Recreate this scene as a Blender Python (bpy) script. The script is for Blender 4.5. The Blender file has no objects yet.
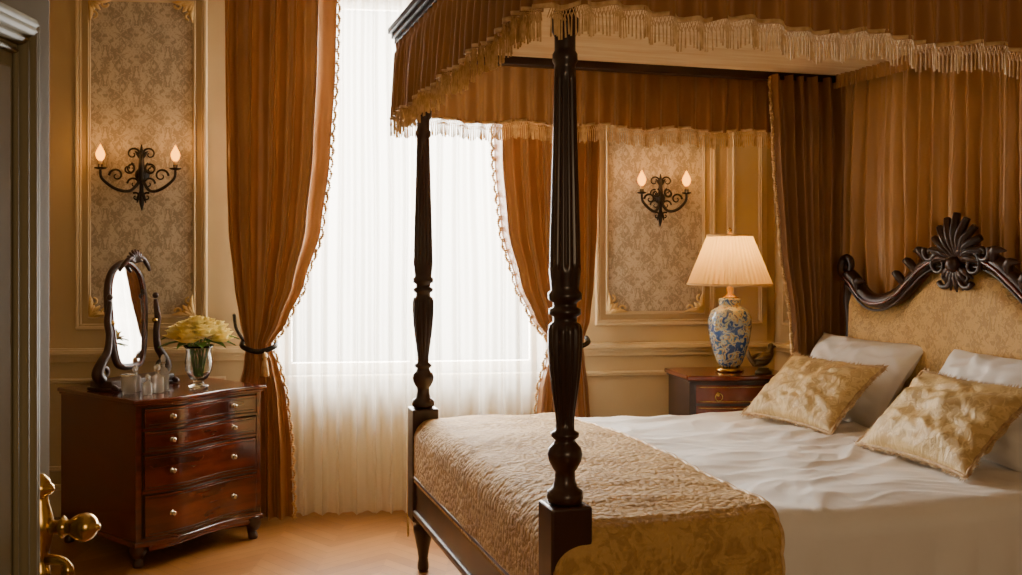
import bpy, math, random
from mathutils import Vector, Matrix, noise
random.seed(7)
pi=math.pi; sin=math.sin; cos=math.cos
C=bpy.context.scene.collection

# ---------------------------------------------------------------- helpers
def empty(name,loc=(0,0,0),rz=0,parent=None):
    e=bpy.data.objects.new(name,None); C.objects.link(e)
    e.location=loc; e.rotation_euler=(0,0,rz); e.empty_display_size=.1
    if parent: e.parent=parent
    return e
def mesh(name,v,f,m,parent=None,smooth=True,M=None):
    me=bpy.data.meshes.new(name)
    if M is not None: v=[M@Vector(p) for p in v]
    me.from_pydata([tuple(p) for p in v],[],f); me.update()
    if smooth:
        me.polygons.foreach_set('use_smooth',[True]*len(me.polygons))
    o=bpy.data.objects.new(name,me); C.objects.link(o)
    if m: me.materials.append(m)
    if parent: o.parent=parent
    return o
def set_uv(o,uvs):
    me=o.data; l=me.uv_layers.new(name='UVMap')
    for p in me.polygons:
        for li in p.loop_indices: l.data[li].uv=uvs[me.loops[li].vertex_index]
def box(name,lo,hi,m,parent=None,bevel=0.0,M=None):
    x0,y0,z0=lo;x1,y1,z1=hi
    v=[(x0,y0,z0),(x1,y0,z0),(x1,y1,z0),(x0,y1,z0),(x0,y0,z1),(x1,y0,z1),(x1,y1,z1),(x0,y1,z1)]
    f=[(0,3,2,1),(4,5,6,7),(0,1,5,4),(1,2,6,5),(2,3,7,6),(3,0,4,7)]
    o=mesh(name,v,f,m,parent,smooth=False,M=M)
    if bevel>0:
        b=o.modifiers.new('b','BEVEL'); b.width=bevel; b.segments=3; b.limit_method='ANGLE'
    return o
def lathe(name,prof,m,parent=None,loc=(0,0,0),segs=40,flutes=None,M=None,cap=True,sx=1,sy=1):
    v=[];f=[]
    for (z,r) in prof:
        for i in range(segs):
            a=2*pi*i/segs; rr=r
            if flutes:
                for (z0,z1,n,am) in flutes:
                    if z0<=z<=z1: rr=r*(1-am*(.5-.5*cos(n*a))**3)
            v.append((loc[0]+sx*rr*cos(a),loc[1]+sy*rr*sin(a),loc[2]+z))
    n=len(prof)
    for j in range(n-1):
        for i in range(segs):
            k=(i+1)%segs
            f.append((j*segs+i,j*segs+k,(j+1)*segs+k,(j+1)*segs+i))
    if cap:
        f.append(tuple(reversed(range(segs)))); f.append(tuple((n-1)*segs+i for i in range(segs)))
    return mesh(name,v,f,m,parent,M=M)
def dense(prof,step=.01):
    out=[]
    for (a,b) in zip(prof[:-1],prof[1:]):
        n=max(1,int(abs(a[0]-b[0])/step))
        for i in range(n):
            t=i/n; out.append((a[0]+(b[0]-a[0])*t,a[1]+(b[1]-a[1])*t))
    out.append(prof[-1]); return out
def catmull(P,n=8,closed=False):
    out=[];N=len(P)
    rng=range(N if closed else N-1)
    for i in rng:
        if closed: p=[P[(i-1)%N],P[i],P[(i+1)%N],P[(i+2)%N]]
        else: p=[P[max(i-1,0)],P[i],P[i+1],P[min(i+2,N-1)]]
        for k in range(n):
            t=k/n
            out.append(tuple(.5*((2*p[1][d])+(-p[0][d]+p[2][d])*t+(2*p[0][d]-5*p[1][d]+4*p[2][d]-p[3][d])*t*t+(-p[0][d]+3*p[1][d]-3*p[2][d]+p[3][d])*t**3) for d in range(len(P[0]))))
    if not closed: out.append(tuple(P[-1]))
    return out
def tube(name,P,r,m,parent=None,closed=False,sub=8,segs=8,M=None,flat=1.0):
    P=[tuple(p) if len(p)==4 else (p[0],p[1],p[2],r) for p in P]
    Q=catmull(P,sub,closed) if sub>1 else P
    v=[];f=[];N=len(Q)
    prevn=None
    for i,q in enumerate(Q):
        a=Vector(Q[(i-1)%N][:3] if (closed or i>0) else Q[0][:3]); b=Vector(Q[(i+1)%N][:3] if (closed or i<N-1) else Q[-1][:3])
        t=(b-a); 
        if t.length<1e-9: t=Vector((0,0,1))
        t.normalize()
        if prevn is None:
            up=Vector((0,1,0)) if abs(t.y)<.9 else Vector((1,0,0))
            nn=(up-t*up.dot(t)).normalized()
        else:
            nn=prevn-t*prevn.dot(t)
            nn=nn.normalized() if nn.length>1e-6 else prevn
        prevn=nn; bb=t.cross(nn); c=Vector(q[:3]); rr=max(q[3],.0004)
        for k in range(segs):
            an=2*pi*k/segs
            v.append(c+nn*rr*flat*cos(an)+bb*rr*sin(an))
    for i in range(N if closed else N-1):
        j=(i+1)%N
        for k in range(segs):
            l=(k+1)%segs
            f.append((i*segs+k,i*segs+l,j*segs+l,j*segs+k))
    if not closed:
        f.append(tuple(reversed(range(segs)))); f.append(tuple((N-1)*segs+k for k in range(segs)))
    return mesh(name,v,f,m,parent,M=M)
def join(name,objs,parent=None):
    v=[];f=[];mats=[];mi=[];sm=[]
    for o in objs:
        me=o.data
        if o.modifiers:
            dg=bpy.context.evaluated_depsgraph_get(); dg.update(); me=bpy.data.meshes.new_from_object(o.evaluated_get(dg))
        b=len(v); v+=[tuple(x.co) for x in me.vertices]
        m=o.data.materials[0] if o.data.materials else None
        if m not in mats: mats.append(m)
        idx=mats.index(m)
        for p in me.polygons:
            f.append(tuple(b+i for i in p.vertices)); mi.append(idx); sm.append(p.use_smooth)
    me=bpy.data.meshes.new(name); me.from_pydata(v,[],f)
    for m in mats: me.materials.append(m)
    me.polygons.foreach_set('material_index',mi); me.polygons.foreach_set('use_smooth',sm); me.update()
    for o in objs: bpy.data.objects.remove(o,do_unlink=True)
    o=bpy.data.objects.new(name,me); C.objects.link(o)
    if parent: o.parent=parent
    return o
def ball(name,c,r,m,parent=None,s=(1,1,1),seg=14,M=None):
    prof=[(-cos(pi*i/seg)*r*s[2],sin(pi*i/seg)*r+1e-5) for i in range(seg+1)]
    return lathe(name,prof,m,parent,c,segs=seg*2,cap=False,M=M,sx=s[0],sy=s[1])

# ---------------------------------------------------------------- materials
def newmat(name):
    m=bpy.data.materials.new(name); m.use_nodes=True
    return m,m.node_tree,m.node_tree.nodes['Principled BSDF']
def mat(name,col,rough=.5,metal=0,col2=None,scale=8,stretch=(1,1,1),bump=0,bscale=60,sheen=0,coat=0,trans=0,alpha=1,spec=.5,detail=4,emit=None,es=0,ior=1.45,trl=0):
    m,t,b=newmat(name); N=t.nodes; L=t.links
    b.inputs['Roughness'].default_value=rough; b.inputs['Metallic'].default_value=metal
    b.inputs['Sheen Weight'].default_value=sheen; b.inputs['Coat Weight'].default_value=coat
    b.inputs['Coat Roughness'].default_value=.12
    b.inputs['Transmission Weight'].default_value=trans; b.inputs['Specular IOR Level'].default_value=spec
    b.inputs['IOR'].default_value=ior
    if sheen: b.inputs['Sheen Tint'].default_value=(1,.70,.35,1)
    tc=N.new('ShaderNodeTexCoord'); mp=N.new('ShaderNodeMapping'); mp.inputs['Scale'].default_value=stretch
    L.new(tc.outputs['Object'],mp.inputs['Vector'])
    no=N.new('ShaderNodeTexNoise'); no.inputs['Scale'].default_value=scale; no.inputs['Detail'].default_value=detail
    L.new(mp.outputs[0],no.inputs['Vector'])
    r=N.new('ShaderNodeValToRGB'); c2=col2 or tuple(c*.8 for c in col)
    r.color_ramp.elements[0].color=(*col,1); r.color_ramp.elements[1].color=(*c2,1)
    r.color_ramp.elements[0].position=.35; r.color_ramp.elements[1].position=.65
    L.new(no.outputs['Fac'],r.inputs[0]); L.new(r.outputs[0],b.inputs['Base Color'])
    if bump:
        n2=N.new('ShaderNodeTexNoise'); n2.inputs['Scale'].default_value=bscale; L.new(mp.outputs[0],n2.inputs['Vector'])
        bp=N.new('ShaderNodeBump'); bp.inputs['Strength'].default_value=bump; bp.inputs['Distance'].default_value=.01
        L.new(n2.outputs['Fac'],bp.inputs['Height']); L.new(bp.outputs[0],b.inputs['Normal'])
    if emit:
        b.inputs['Emission Color'].default_value=(*emit,1); b.inputs['Emission Strength'].default_value=es
    if trl:
        tl=N.new('ShaderNodeBsdfTranslucent'); L.new(r.outputs[0],tl.inputs[0])
        mx=N.new('ShaderNodeMixShader'); mx.inputs[0].default_value=trl
        L.new(b.outputs[0],mx.inputs[1]); L.new(tl.outputs[0],mx.inputs[2]); L.new(mx.outputs[0],N['Material Output'].inputs[0])
    return m
def damask(name,colA,colB,period=.22,rough=.7,metal=0,bump=.2,sheen=0,axes='XZ',lo=.46,hi=.54,quilt=0,ns=5.5):
    m,t,b=newmat(name); N=t.nodes; L=t.links
    b.inputs['Roughness'].default_value=rough; b.inputs['Metallic'].default_value=metal; b.inputs['Sheen Weight'].default_value=sheen
    if sheen: b.inputs['Sheen Tint'].default_value=(1,.75,.4,1)
    tc=N.new('ShaderNodeTexCoord'); sp=N.new('ShaderNodeSeparateXYZ')
    src=tc.outputs['UV'] if axes=='UV' else tc.outputs['Object']
    L.new(src,sp.inputs[0])
    def M_(op,a,bv=None,c=None):
        n=N.new('ShaderNodeMath'); n.operation=op
        for i,x in enumerate((a,bv,c)):
            if x is None: continue
            if isinstance(x,(int,float)): n.inputs[i].default_value=x
            else: L.new(x,n.inputs[i])
        return n.outputs[0]
    ax='XY' if axes=='UV' else axes
    A=sp.outputs[ax[0]]; B=sp.outputs[ax[1]]
    u=M_('DIVIDE',A,period); v=M_('DIVIDE',B,period*1.35)
    ci=M_('FLOOR',M_('ADD',u,.5)); half=M_('MULTIPLY',M_('MODULO',M_('ABSOLUTE',ci),2),.5)
    ux=M_('PINGPONG',u,.5)
    v2=M_('ADD',v,half)
    cb=N.new('ShaderNodeCombineXYZ'); L.new(ux,cb.inputs[0])
    vy=M_('PINGPONG',v2,1.0); L.new(vy,cb.inputs[1])
    n1=N.new('ShaderNodeTexNoise'); n1.inputs['Scale'].default_value=ns; n1.inputs['Detail'].default_value=3; n1.inputs['Distortion'].default_value=1.6
    L.new(cb.outputs[0],n1.inputs['Vector'])
    s1=M_('SINE',M_('MULTIPLY',u,2*pi)); s2=M_('SINE',M_('MULTIPLY',v,2*pi))
    og=M_('MULTIPLY',M_('MULTIPLY',s1,s2),.08)
    val=M_('ADD',n1.outputs['Fac'],og)
    r=N.new('ShaderNodeValToRGB'); r.color_ramp.elements[0].position=lo; r.color_ramp.elements[1].position=hi
    r.color_ramp.elements[0].color=(*colA,1); r.color_ramp.elements[1].color=(*colB,1)
    L.new(val,r.inputs[0]); L.new(r.outputs[0],b.inputs['Base Color'])
    fine=N.new('ShaderNodeTexNoise'); fine.inputs['Scale'].default_value=260; L.new(src,fine.inputs['Vector'])
    hh=M_('ADD',val,M_('MULTIPLY',fine.outputs['Fac'],.15))
    if quilt:
        vo=N.new('ShaderNodeTexVoronoi'); vo.inputs['Scale'].default_value=55; L.new(src,vo.inputs['Vector'])
        hh=M_('ADD',hh,M_('MULTIPLY',vo.outputs['Distance'],-quilt))
    bp=N.new('ShaderNodeBump'); bp.inputs['Strength'].default_value=bump; bp.inputs['Distance'].default_value=.02
    L.new(hh,bp.inputs['Height']); L.new(bp.outputs[0],b.inputs['Normal'])
    return m
wall_m=mat('cream_wall_paint',(.49,.375,.20),.6,col2=(.45,.34,.18),scale=2)
trim_m=mat('cream_trim_paint',(.60,.475,.275),.4,col2=(.55,.43,.245),scale=3)
ceil_m=mat('ceiling_plaster',(.6,.5,.36),.8)
paper_m=damask('damask_wallpaper',(.50,.425,.305),(.29,.24,.165),.17,lo=.42,hi=.58,bump=.1,ns=8)
gild_m=mat('gilt',(.72,.52,.22),.45,.4,scale=20,bump=.3,bscale=90)
brass_m=mat('brass',(.62,.39,.11),.26,1)
iron_m=mat('wrought_iron',(.02,.016,.012),.4,.6,bump=.2)
maho_m=mat('mahogany',(.14,.020,.006),.22,col2=(.05,.008,.004),scale=3,stretch=(1,1,6),coat=.7,detail=8)
mahoD_m=mat('dark_mahogany',(.042,.012,.005),.36,col2=(.018,.006,.003),scale=6,stretch=(1,1,.3),coat=.22,detail=6)
cornice_m=mat('dark_cornice_wood',(.022,.008,.004),.55,col2=(.012,.005,.003),scale=6,spec=.25)
copper_m=mat('copper_silk',(.36,.155,.046),.33,col2=(.30,.125,.036),scale=5,sheen=.2,bump=.08,bscale=300,trl=.02)
valance_m=mat('valance_silk',(.33,.148,.045),.48,col2=(.27,.118,.035),scale=5,sheen=.3,bump=.08,bscale=300,trl=.05)
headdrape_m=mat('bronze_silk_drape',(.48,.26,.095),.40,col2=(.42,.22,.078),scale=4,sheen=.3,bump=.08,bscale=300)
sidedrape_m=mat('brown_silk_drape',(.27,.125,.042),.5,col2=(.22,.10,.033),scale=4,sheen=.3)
fringe_m=mat('gold_fringe',(.72,.50,.25),.5,col2=(.48,.29,.11),scale=40,sheen=.3)
tester_m=mat('tester_silk',(.92,.76,.50),.6,col2=(.80,.60,.34),scale=3,stretch=(1,14,1))
white_m=mat('white_cotton',(.87,.85,.83),.75,col2=(.83,.81,.79),scale=4,sheen=.15,bump=.4,bscale=9,detail=8)
cover_m=damask('gold_coverlet_damask',(.56,.34,.115),(.43,.25,.078),.26,rough=.78,bump=.55,sheen=.1,axes='UV',quilt=.8)
goldp_m=damask('gold_pillow_damask',(.64,.46,.20),(.50,.335,.13),.20,rough=.5,bump=.35,sheen=.2,axes='XY',ns=8,quilt=.1)
uph_m=damask('headboard_damask',(.68,.42,.13),(.50,.29,.085),.14,rough=.5,bump=.5,sheen=.2,axes='YZ',ns=7)
door_m=mat('painted_door',(.22,.19,.11),.6,col2=(.19,.16,.09),scale=3,spec=.25)
mirror_m=mat('mirror_glass',(.95,.95,.95),.02,1)
glass_m=mat('clear_glass',(.97,.99,.98),.02,trans=1)
water_m=mat('perfume_glass',(.95,.95,.92),.05,trans=.65)
leaf_m=mat('green_leaf',(.10,.24,.03),.5,col2=(.05,.14,.02),scale=30)
petal_m=mat('rose_petals',(.95,.75,.17),.6,col2=(.97,.89,.45),scale=12,sheen=.1,trl=.2)
flame_m=mat('bulb_flame',(0,0,0),.9,col2=(0,0,0),spec=0,emit=(1,.33,.008),es=6)
candle_m=mat('candle_sleeve',(.75,.50,.22),.5)
bronze_m=mat('bronze_ornament',(.14,.10,.05),.3,.8,bump=.3)
def sheer(name,col,transp,trl,nz=.12):
    m,t,b=newmat(name); N=t.nodes;L=t.links
    out=N['Material Output']; N.remove(b)
    tl=N.new('ShaderNodeBsdfTranslucent'); tl.inputs[0].default_value=(*col,1)
    df=N.new('ShaderNodeBsdfDiffuse'); df.inputs[0].default_value=(*col,1)
    tr=N.new('ShaderNodeBsdfTransparent')
    no=N.new('ShaderNodeTexNoise'); no.inputs['Scale'].default_value=120
    mp=N.new('ShaderNodeMath'); mp.operation='MULTIPLY_ADD'; mp.inputs[1].default_value=nz; mp.inputs[2].default_value=trl-nz/2
    L.new(no.outputs['Fac'],mp.inputs[0])
    a=N.new('ShaderNodeMixShader'); L.new(mp.outputs[0],a.inputs[0]); L.new(df.outputs[0],a.inputs[1]); L.new(tl.outputs[0],a.inputs[2])
    c=N.new('ShaderNodeMixShader'); c.inputs[0].default_value=transp; L.new(a.outputs[0],c.inputs[1]); L.new(tr.outputs[0],c.inputs[2])
    L.new(c.outputs[0],out.inputs[0]); return m
sheer_m=sheer('sheer_voile',(.97,.94,.86),.50,.65)
shade_m=sheer('pleated_shade_silk',(.95,.70,.29),.0,.5)
m,t,b=newmat('painted_porcelain'); N=t.nodes;L=t.links
b.inputs['Roughness'].default_value=.12; b.inputs['Coat Weight'].default_value=.5
tc=N.new('ShaderNodeTexCoord'); no=N.new('ShaderNodeTexNoise'); no.inputs['Scale'].default_value=22; no.inputs['Detail'].default_value=3; no.inputs['Distortion'].default_value=1.5
L.new(tc.outputs['Object'],no.inputs['Vector'])
r=N.new('ShaderNodeValToRGB'); e=r.color_ramp.elements
e[0].position=.42; e[0].color=(.025,.08,.26,1); e[1].position=.48; e[1].color=(.42,.48,.42,1)
x=e.new(.54); x.color=(.50,.50,.36,1); x=e.new(.58); x.color=(.55,.33,.06,1); x=e.new(.63); x.color=(.05,.15,.30,1)
L.new(no.outputs['Fac'],r.inputs[0]); L.new(r.outputs[0],b.inputs['Base Color']); jar_m=m
m,t,b=newmat('oak_parquet'); N=t.nodes;L=t.links
b.inputs['Roughness'].default_value=.28; b.inputs['Coat Weight'].default_value=.3
tc=N.new('ShaderNodeTexCoord'); sp=N.new('ShaderNodeSeparateXYZ'); L.new(tc.outputs['Object'],sp.inputs[0])
def Mt(op,a,bv=None):
    n=N.new('ShaderNodeMath'); n.operation=op
    for i,x in enumerate((a,bv)):
        if x is None: continue
        if isinstance(x,(int,float)): n.inputs[i].default_value=x
        else: L.new(x,n.inputs[i])
    return n.outputs[0]
W=.30
pp=Mt('PINGPONG',sp.outputs[0],W); col=Mt('FLOOR',Mt('DIVIDE',sp.outputs[0],W))
yy=Mt('DIVIDE',Mt('ADD',sp.outputs[1],pp),.10); pl=Mt('FLOOR',yy); fr=Mt('FRACT',yy)
cb=N.new('ShaderNodeCombineXYZ'); L.new(col,cb.inputs[0]); L.new(pl,cb.inputs[1])
wn=N.new('ShaderNodeTexWhiteNoise'); L.new(cb.outputs[0],wn.inputs['Vector'])
gn=N.new('ShaderNodeTexNoise'); gn.inputs['Scale'].default_value=14; gn.inputs['Detail'].default_value=6; L.new(tc.outputs['Object'],gn.inputs['Vector'])
mx=Mt('ADD',Mt('MULTIPLY',wn.outputs['Value'],.6),Mt('MULTIPLY',gn.outputs['Fac'],.5))
r=N.new('ShaderNodeValToRGB'); r.color_ramp.elements[0].position=.15; r.color_ramp.elements[1].position=.95
r.color_ramp.elements[0].color=(.36,.165,.048,1); r.color_ramp.elements[1].color=(.21,.082,.022,1); L.new(mx,r.inputs[0])
gap=Mt('LESS_THAN',fr,.04)
mm=N.new('ShaderNodeMix'); mm.data_type='RGBA'; L.new(gap,mm.inputs['Factor']); L.new(r.outputs[0],mm.inputs['A']); mm.inputs['B'].default_value=(.12,.045,.014,1)
L.new(mm.outputs['Result'],b.inputs['Base Color']); floor_m=m

# ---------------------------------------------------------------- room
BW=(-.93,5.9,0); BWR=math.radians(7)
BED=(.1535,2.9,0); BR=math.radians(17.1)
box('floor',(-3.4,-1.6,-.1),(3.9,7.0,0),floor_m)
box('ceiling',(-3.4,-1.6,3.3),(3.9,7.0,3.4),ceil_m)
H=3.3
wb=empty('wall_back',BW,BWR)
OX0,OX1,OZ0,OZ1=-.40,1.12,.77,3.0
box('wall_left_of_window',(-2.2,0,0),(OX0,.22,H),wall_m,wb)
box('wall_right_of_window',(OX1,0,0),(2.75,.22,H),wall_m,wb)
box('wall_under_window',(OX0,0,0),(OX1,.22,OZ0),wall_m,wb)
box('wall_over_window',(OX0,0,OZ1),(OX1,.22,H),wall_m,wb)
def frame_rect(name,x0,x1,z0,z1,w,y,d,m,parent,axis='x'):
    parts=[]
    for k,(ww,dd,off) in enumerate(((w,d*.55,0),(w*.45,d,w*.12),(w*.18,d*.8,w*.75))):
        a0,a1,b0,b1=x0+off,x1-off,z0+off,z1-off
        for (p,q) in (((a0,b0),(a1,b0+ww)),((a0,b1-ww),(a1,b1)),((a0,b0+ww),(a0+ww,b1-ww)),((a1-ww,b0+ww),(a1,b1-ww))):
            if axis=='x': parts.append(box('p',(p[0],y-dd,p[1]),(q[0],y,q[1]),m,parent,bevel=min(.004,dd*.3)))
            else: parts.append(box('p',(y-dd,p[0],p[1]),(y,q[0],q[1]),m,parent,bevel=min(.004,dd*.3)))
    return join(name,parts,parent)
def leaf_cluster(name,c,s,sx,sz,m,parent,axis='x'):
    parts=[]
    def put(P):
        Q=[]
        for p in P:
            if axis=='x': Q.append((c[0]+p[0]*sx,c[1]+p[1],c[2]+p[2]*sz,p[3]))
            else: Q.append((c[0]+p[1],c[1]+p[0]*sx,c[2]+p[2]*sz,p[3]))
        parts.append(tube('t',Q,.01,m,parent,sub=4,segs=6))
    for (l,a) in ((1,0.05),(.6,.35),(.72,.78),(.6,1.2),(1,1.52)):
        put([(0,0,0,.008),(cos(a)*l*s*.5+.01,-.012,sin(a)*l*s*.5+.01,.014),(cos(a)*l*s,-.006,sin(a)*l*s,.003)])
    for (cx,cz,ph,dr) in ((.7*s,.22*s,0,1),(.22*s,.7*s,1.57,-1)):
        put([(cx+.022*(1-k/12)*cos(dr*k*.6+ph),-.010,cz+.022*(1-k/12)*sin(dr*k*.6+ph),.007) for k in range(10)])
    return join(name,parts,parent)
def wall_panel(tag,x0,x1,z0,z1,parent,y=0,axis='x',gap=.085,clusters=True):
    e=empty('trim_'+tag,parent=parent)
    frame_rect('outer_frame',x0,x1,z0,z1,.035,y,.026,trim_m,e,axis)
    a0,a1,b0,b1=x0+gap,x1-gap,z0+gap,z1-gap
    frame_rect('inner_frame',a0-.02,a1+.02,b0-.02,b1+.02,.018,y,.02,trim_m,e,axis)
    if axis=='x': box('damask_paper',(a0,y-.006,b0),(a1,y,b1),paper_m,e)
    else: box('damask_paper',(y-.006,a0,b0),(y,a1,b1),paper_m,e)
    if clusters:
        for (xx,sx) in ((a0-.01,1),(a1+.01,-1)):
            for (zz,sz) in ((b0-.01,1),(b1+.01,-1)):
                c=(xx,y-.01,zz) if axis=='x' else (y-.01,xx,zz)
                leaf_cluster('corner_ornament',c,.12,sx,sz,gild_m,e,axis)
wall_panel('panel_1',-1.52,-.80,1.04,2.97,wb)
wall_panel('panel_2',1.44,2.18,1.04,2.97,wb)
e=empty('trim_wainscot',parent=wb)
for (a,b_) in ((-2.0,OX0-.14),(OX1+.14,2.54)):
    for (z0,z1,d) in ((.905,.93,.045),(.885,.905,.03),(.93,.938,.03),(.86,.885,.018)):
        box('chair_rail',(a,-d,z0),(b_,0,z1),trim_m,e,bevel=.004)
    for (z0,z1,d) in ((0,.15,.028),(.15,.18,.018)):
        box('baseboard_back',(a,-d,z0),(b_,0,z1),trim_m,e,bevel=.004)
frame_rect('lower_panel_a',-1.75,-.7,.25,.77,.03,0,.02,trim_m,e)
frame_rect('lower_panel_b',1.36,2.45,.25,.77,.03,0,.02,trim_m,e)
box('pilaster',(2.25,-.02,.938),(2.5,0,3.2),trim_m,e,bevel=.003)
frame_rect('pilaster_panel',2.28,2.47,1.04,2.97,.025,-.02,.015,trim_m,e)
frame_rect('cornice',-2.0,2.54,3.15,3.29,.05,0,.08,trim_m,e)
w=empty('window_1',parent=wb)
for (lo,hi) in (((OX0,.06,OZ0),(OX0+.06,.14,OZ1)),((OX1-.06,.06,OZ0),(OX1,.14,OZ1)),((OX0,.06,OZ0),(OX1,.14,OZ0+.06)),((OX0,.06,OZ1-.06),(OX1,.14,OZ1)),((.345,.08,OZ0),(.375,.12,OZ1))):
    box('sash',lo,hi,trim_m,w,bevel=.005)
box('sill',(OX0-.04,-.06,OZ0-.035),(OX1+.04,.06,OZ0),trim_m,w,bevel=.008)
box('pelmet_board',(OX0-.02,-.10,2.86),(OX1+.02,-.06,3.05),trim_m,w,bevel=.008)
for (lo,hi) in (((OX0-.11,-.03,OZ0-.035),(OX0,0,OZ1+.1)),((OX1,-.03,OZ0-.035),(OX1+.11,0,OZ1+.1)),((OX0-.11,-.035,OZ1),(OX1+.11,0,OZ1+.11))):
    box('casing',lo,hi,trim_m,w,bevel=.008)
wr=empty('wall_right',BED,BR)
box('wall_surface',(2.36,-5.2,0),(2.56,2.80,H),wall_m,wr)
e=empty('trim_wainscot_right',parent=wr)
for (z0,z1,d) in ((.905,.93,.045),(.885,.905,.03),(0,.15,.028)):
    box('rail',(2.36-d,-5,z0),(2.36,2.70,z1),trim_m,e,bevel=.004)
wall_panel('panel_3',2.02,2.62,1.04,2.97,wr,y=2.36,axis='y')
box('wall_left',(-3.1,.9,0),(-2.9,5.75,H),wall_m)
box('wall_front',(-3.1,.70,0),(-.87,.86,H),wall_m)
# ---------------------------------------------------------------- door
d=empty('door_1',(-.80,.9,0))
box('leaf',(-.045,0,.01),(0,.87,2.15),door_m,d,bevel=.004)
parts=[]
def yz_frame(y0,y1,z0,z1):
    for (dd,off,rd) in ((.012,0,.013),(.024,.014,.011),(.012,.030,.010),(.010,.052,.005)):
        a0,a1,b0,b1=y0+off,y1-off,z0+off,z1-off
        P=[(dd*.45,a1,b1),(dd*.45,a0,b1),(dd*.45,a0,b0),(dd*.45,a1,b0)]
        for k in range(4):
            A=Vector(P[k]);B=Vector(P[(k+1)%4]); 
            parts.append(tube('moulding',[tuple(A),tuple(B)],rd,door_m,d,sub=1,segs=10))
            parts.append(ball('c',tuple(A),rd,door_m,d,seg=6))
yz_frame(.11,.79,.25,1.84); yz_frame(.11,.79,1.90,2.10)
parts.append(box('raised',(0,.19,.34),(.012,.71,1.76),door_m,d,bevel=.008))
join('panels',parts,d)
KM=Matrix.Translation((0,.825,1.0))@Matrix.Rotation(pi/2,4,'Y')
tube('backplate',[(.003,.825,.905,.006),(.003,.825,.92,.018),(.003,.825,.95,.014),(.003,.825,1.0,.024),(.003,.825,1.05,.014),(.003,.825,1.075,.018),(.003,.825,1.09,.006)],.01,brass_m,d,flat=1)
lathe('knob',[(0,.024),(.010,.026),(.014,.018),(.022,.012),(.036,.011),(.042,.019),(.047,.013),(.053,.012),(.060,.017),(.070,.022),(.080,.024),(.090,.021),(.097,.014),(.100,.006),(.104,.006),(.106,.001)],brass_m,d,M=KM)
tube('thumb_turn',[(.0,.825,.945,.010),(.03,.825,.945,.009),(.045,.825,.94,.007),(.05,.825,.925,.011),(.048,.825,.905,.004)],.01,brass_m,d)
lathe('rose',[(0,.018),(.008,.02),(.012,.012),(.02,.008),(.024,.001)],brass_m,d,M=Matrix.Translation((.004,.825,1.065))@Matrix.Rotation(pi/2,4,'Y'))

# ---------------------------------------------------------------- curtains
def interp(rows,z):
    for a,b_ in zip(rows[:-1],rows[1:]):
        if a[0]>=z>=b_[0]:
            t=(a[0]-z)/(a[0]-b_[0]); t=t*t*(3-2*t)*.5+t*.5
            return [a[k]+(b_[k]-a[k])*t for k in range(len(a))]
    return rows[-1]
def drape(name,rows,nf,m,parent,y=0,nx=160,nz=90,seed=0,axis='x',flip=1):
    v=[];f=[]
    z0=rows[0][0];z1=rows[-1][0]
    for j in range(nz+1):
        z=z0+(z1-z0)*j/nz; r=interp(rows,z)
        for i in range(nx+1):
            s=i/nx
            ss=s+.018*sin(s*9+seed)+.012*noise.noise((s*6,z*.8,seed))
            ph=2*pi*nf*ss
            wv=sin(ph)+.35*sin(ph*2.3+seed+z*.6)+.5*noise.noise((s*nf*1.2,z*1.4,seed+5))
            x=r[1]+(r[2]-r[1])*s+.25*r[3]*cos(ph)*min(1,4*s*(1-s)*3)
            yy=y-flip*r[3]*wv
            v.append((x,yy,z) if axis=='x' else (yy,x,z))
    for j in range(nz):
        for i in range(nx):
            a=j*(nx+1)+i; f.append((a,a+1,a+nx+2,a+nx+1))
    o=mesh(name,v,f,m,parent)
    left=[v[j*(nx+1)] for j in range(nz+1)]; right=[v[j*(nx+1)+nx] for j in range(nz+1)]
    return o,left,right
def bead_trim(name,line,m,parent,step=.013,size=.010,d=(0,0,0)):
    v=[];f=[];acc=0
    P=[Vector(p) for p in line]
    pts=[]
    for a,b_ in zip(P[:-1],P[1:]):
        L_=(b_-a).length; t=step-acc
        while t<L_: pts.append(a+(b_-a)*(t/L_)); t+=step
        acc=L_-(t-step)
    for k,p in enumerate(pts):
        sc_=(.2+.8*abs(sin(k*.62)))
        p=p+Vector(d)*sc_; b0=len(v); s=size*(.7+.4*random.random())
        for q in ((s*1.2,0,0),(-s*1.2,0,0),(0,s,0),(0,-s,0),(0,0,s*.9),(0,0,-s*1.5)): v.append(p+Vector(q))
        for q in ((0,2,4),(2,1,4),(1,3,4),(3,0,4),(2,0,5),(1,2,5),(3,1,5),(0,3,5)): f.append(tuple(b0+i for i in q))
    return mesh(name,v,f,m,parent)
def tassel(parent,c,s=1,m=fringe_m):
    return lathe('tassel',[(0,.001),(-.01*s,.012*s),(-.03*s,.016*s),(-.04*s,.008*s),(-.05*s,.014*s),(-.13*s,.024*s),(-.135*s,.001)],m,parent,c,segs=24,flutes=[(-.14*s,-.05*s,12,.3)])
lc=empty('window_drape',BW,BWR)
rows=[(3.0,-.66,-.06,.050),(2.5,-.66,-.07,.048),(2.0,-.65,-.10,.045),(1.6,-.64,-.15,.040),(1.3,-.61,-.24,.034),(1.1,-.58,-.33,.028),(.96,-.55,-.42,.018),(.86,-.56,-.38,.022),(.7,-.60,-.34,.03),(.4,-.64,-.31,.034),(.02,-.66,-.30,.038)]
o,l,r=drape('cloth',rows,5,copper_m,lc,y=-.29,seed=1)
bead_trim('edge_fringe',r,fringe_m,lc,d=(.016,-.008,0))
tie=[(-.57,-.26,.99),(-.56,-.34,.965),(-.48,-.365,.94),(-.40,-.33,.96),(-.39,-.27,.98)]
tube('tieback',tie,.014,iron_m,lc)
tube('tieback_cord',[(-.56,-.29,.99),(-.62,-.16,1.05),(-.65,-.03,1.12)],.010,iron_m,lc)
tassel(lc,(-.44,-.375,.94),1.0,fringe_m)
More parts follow.
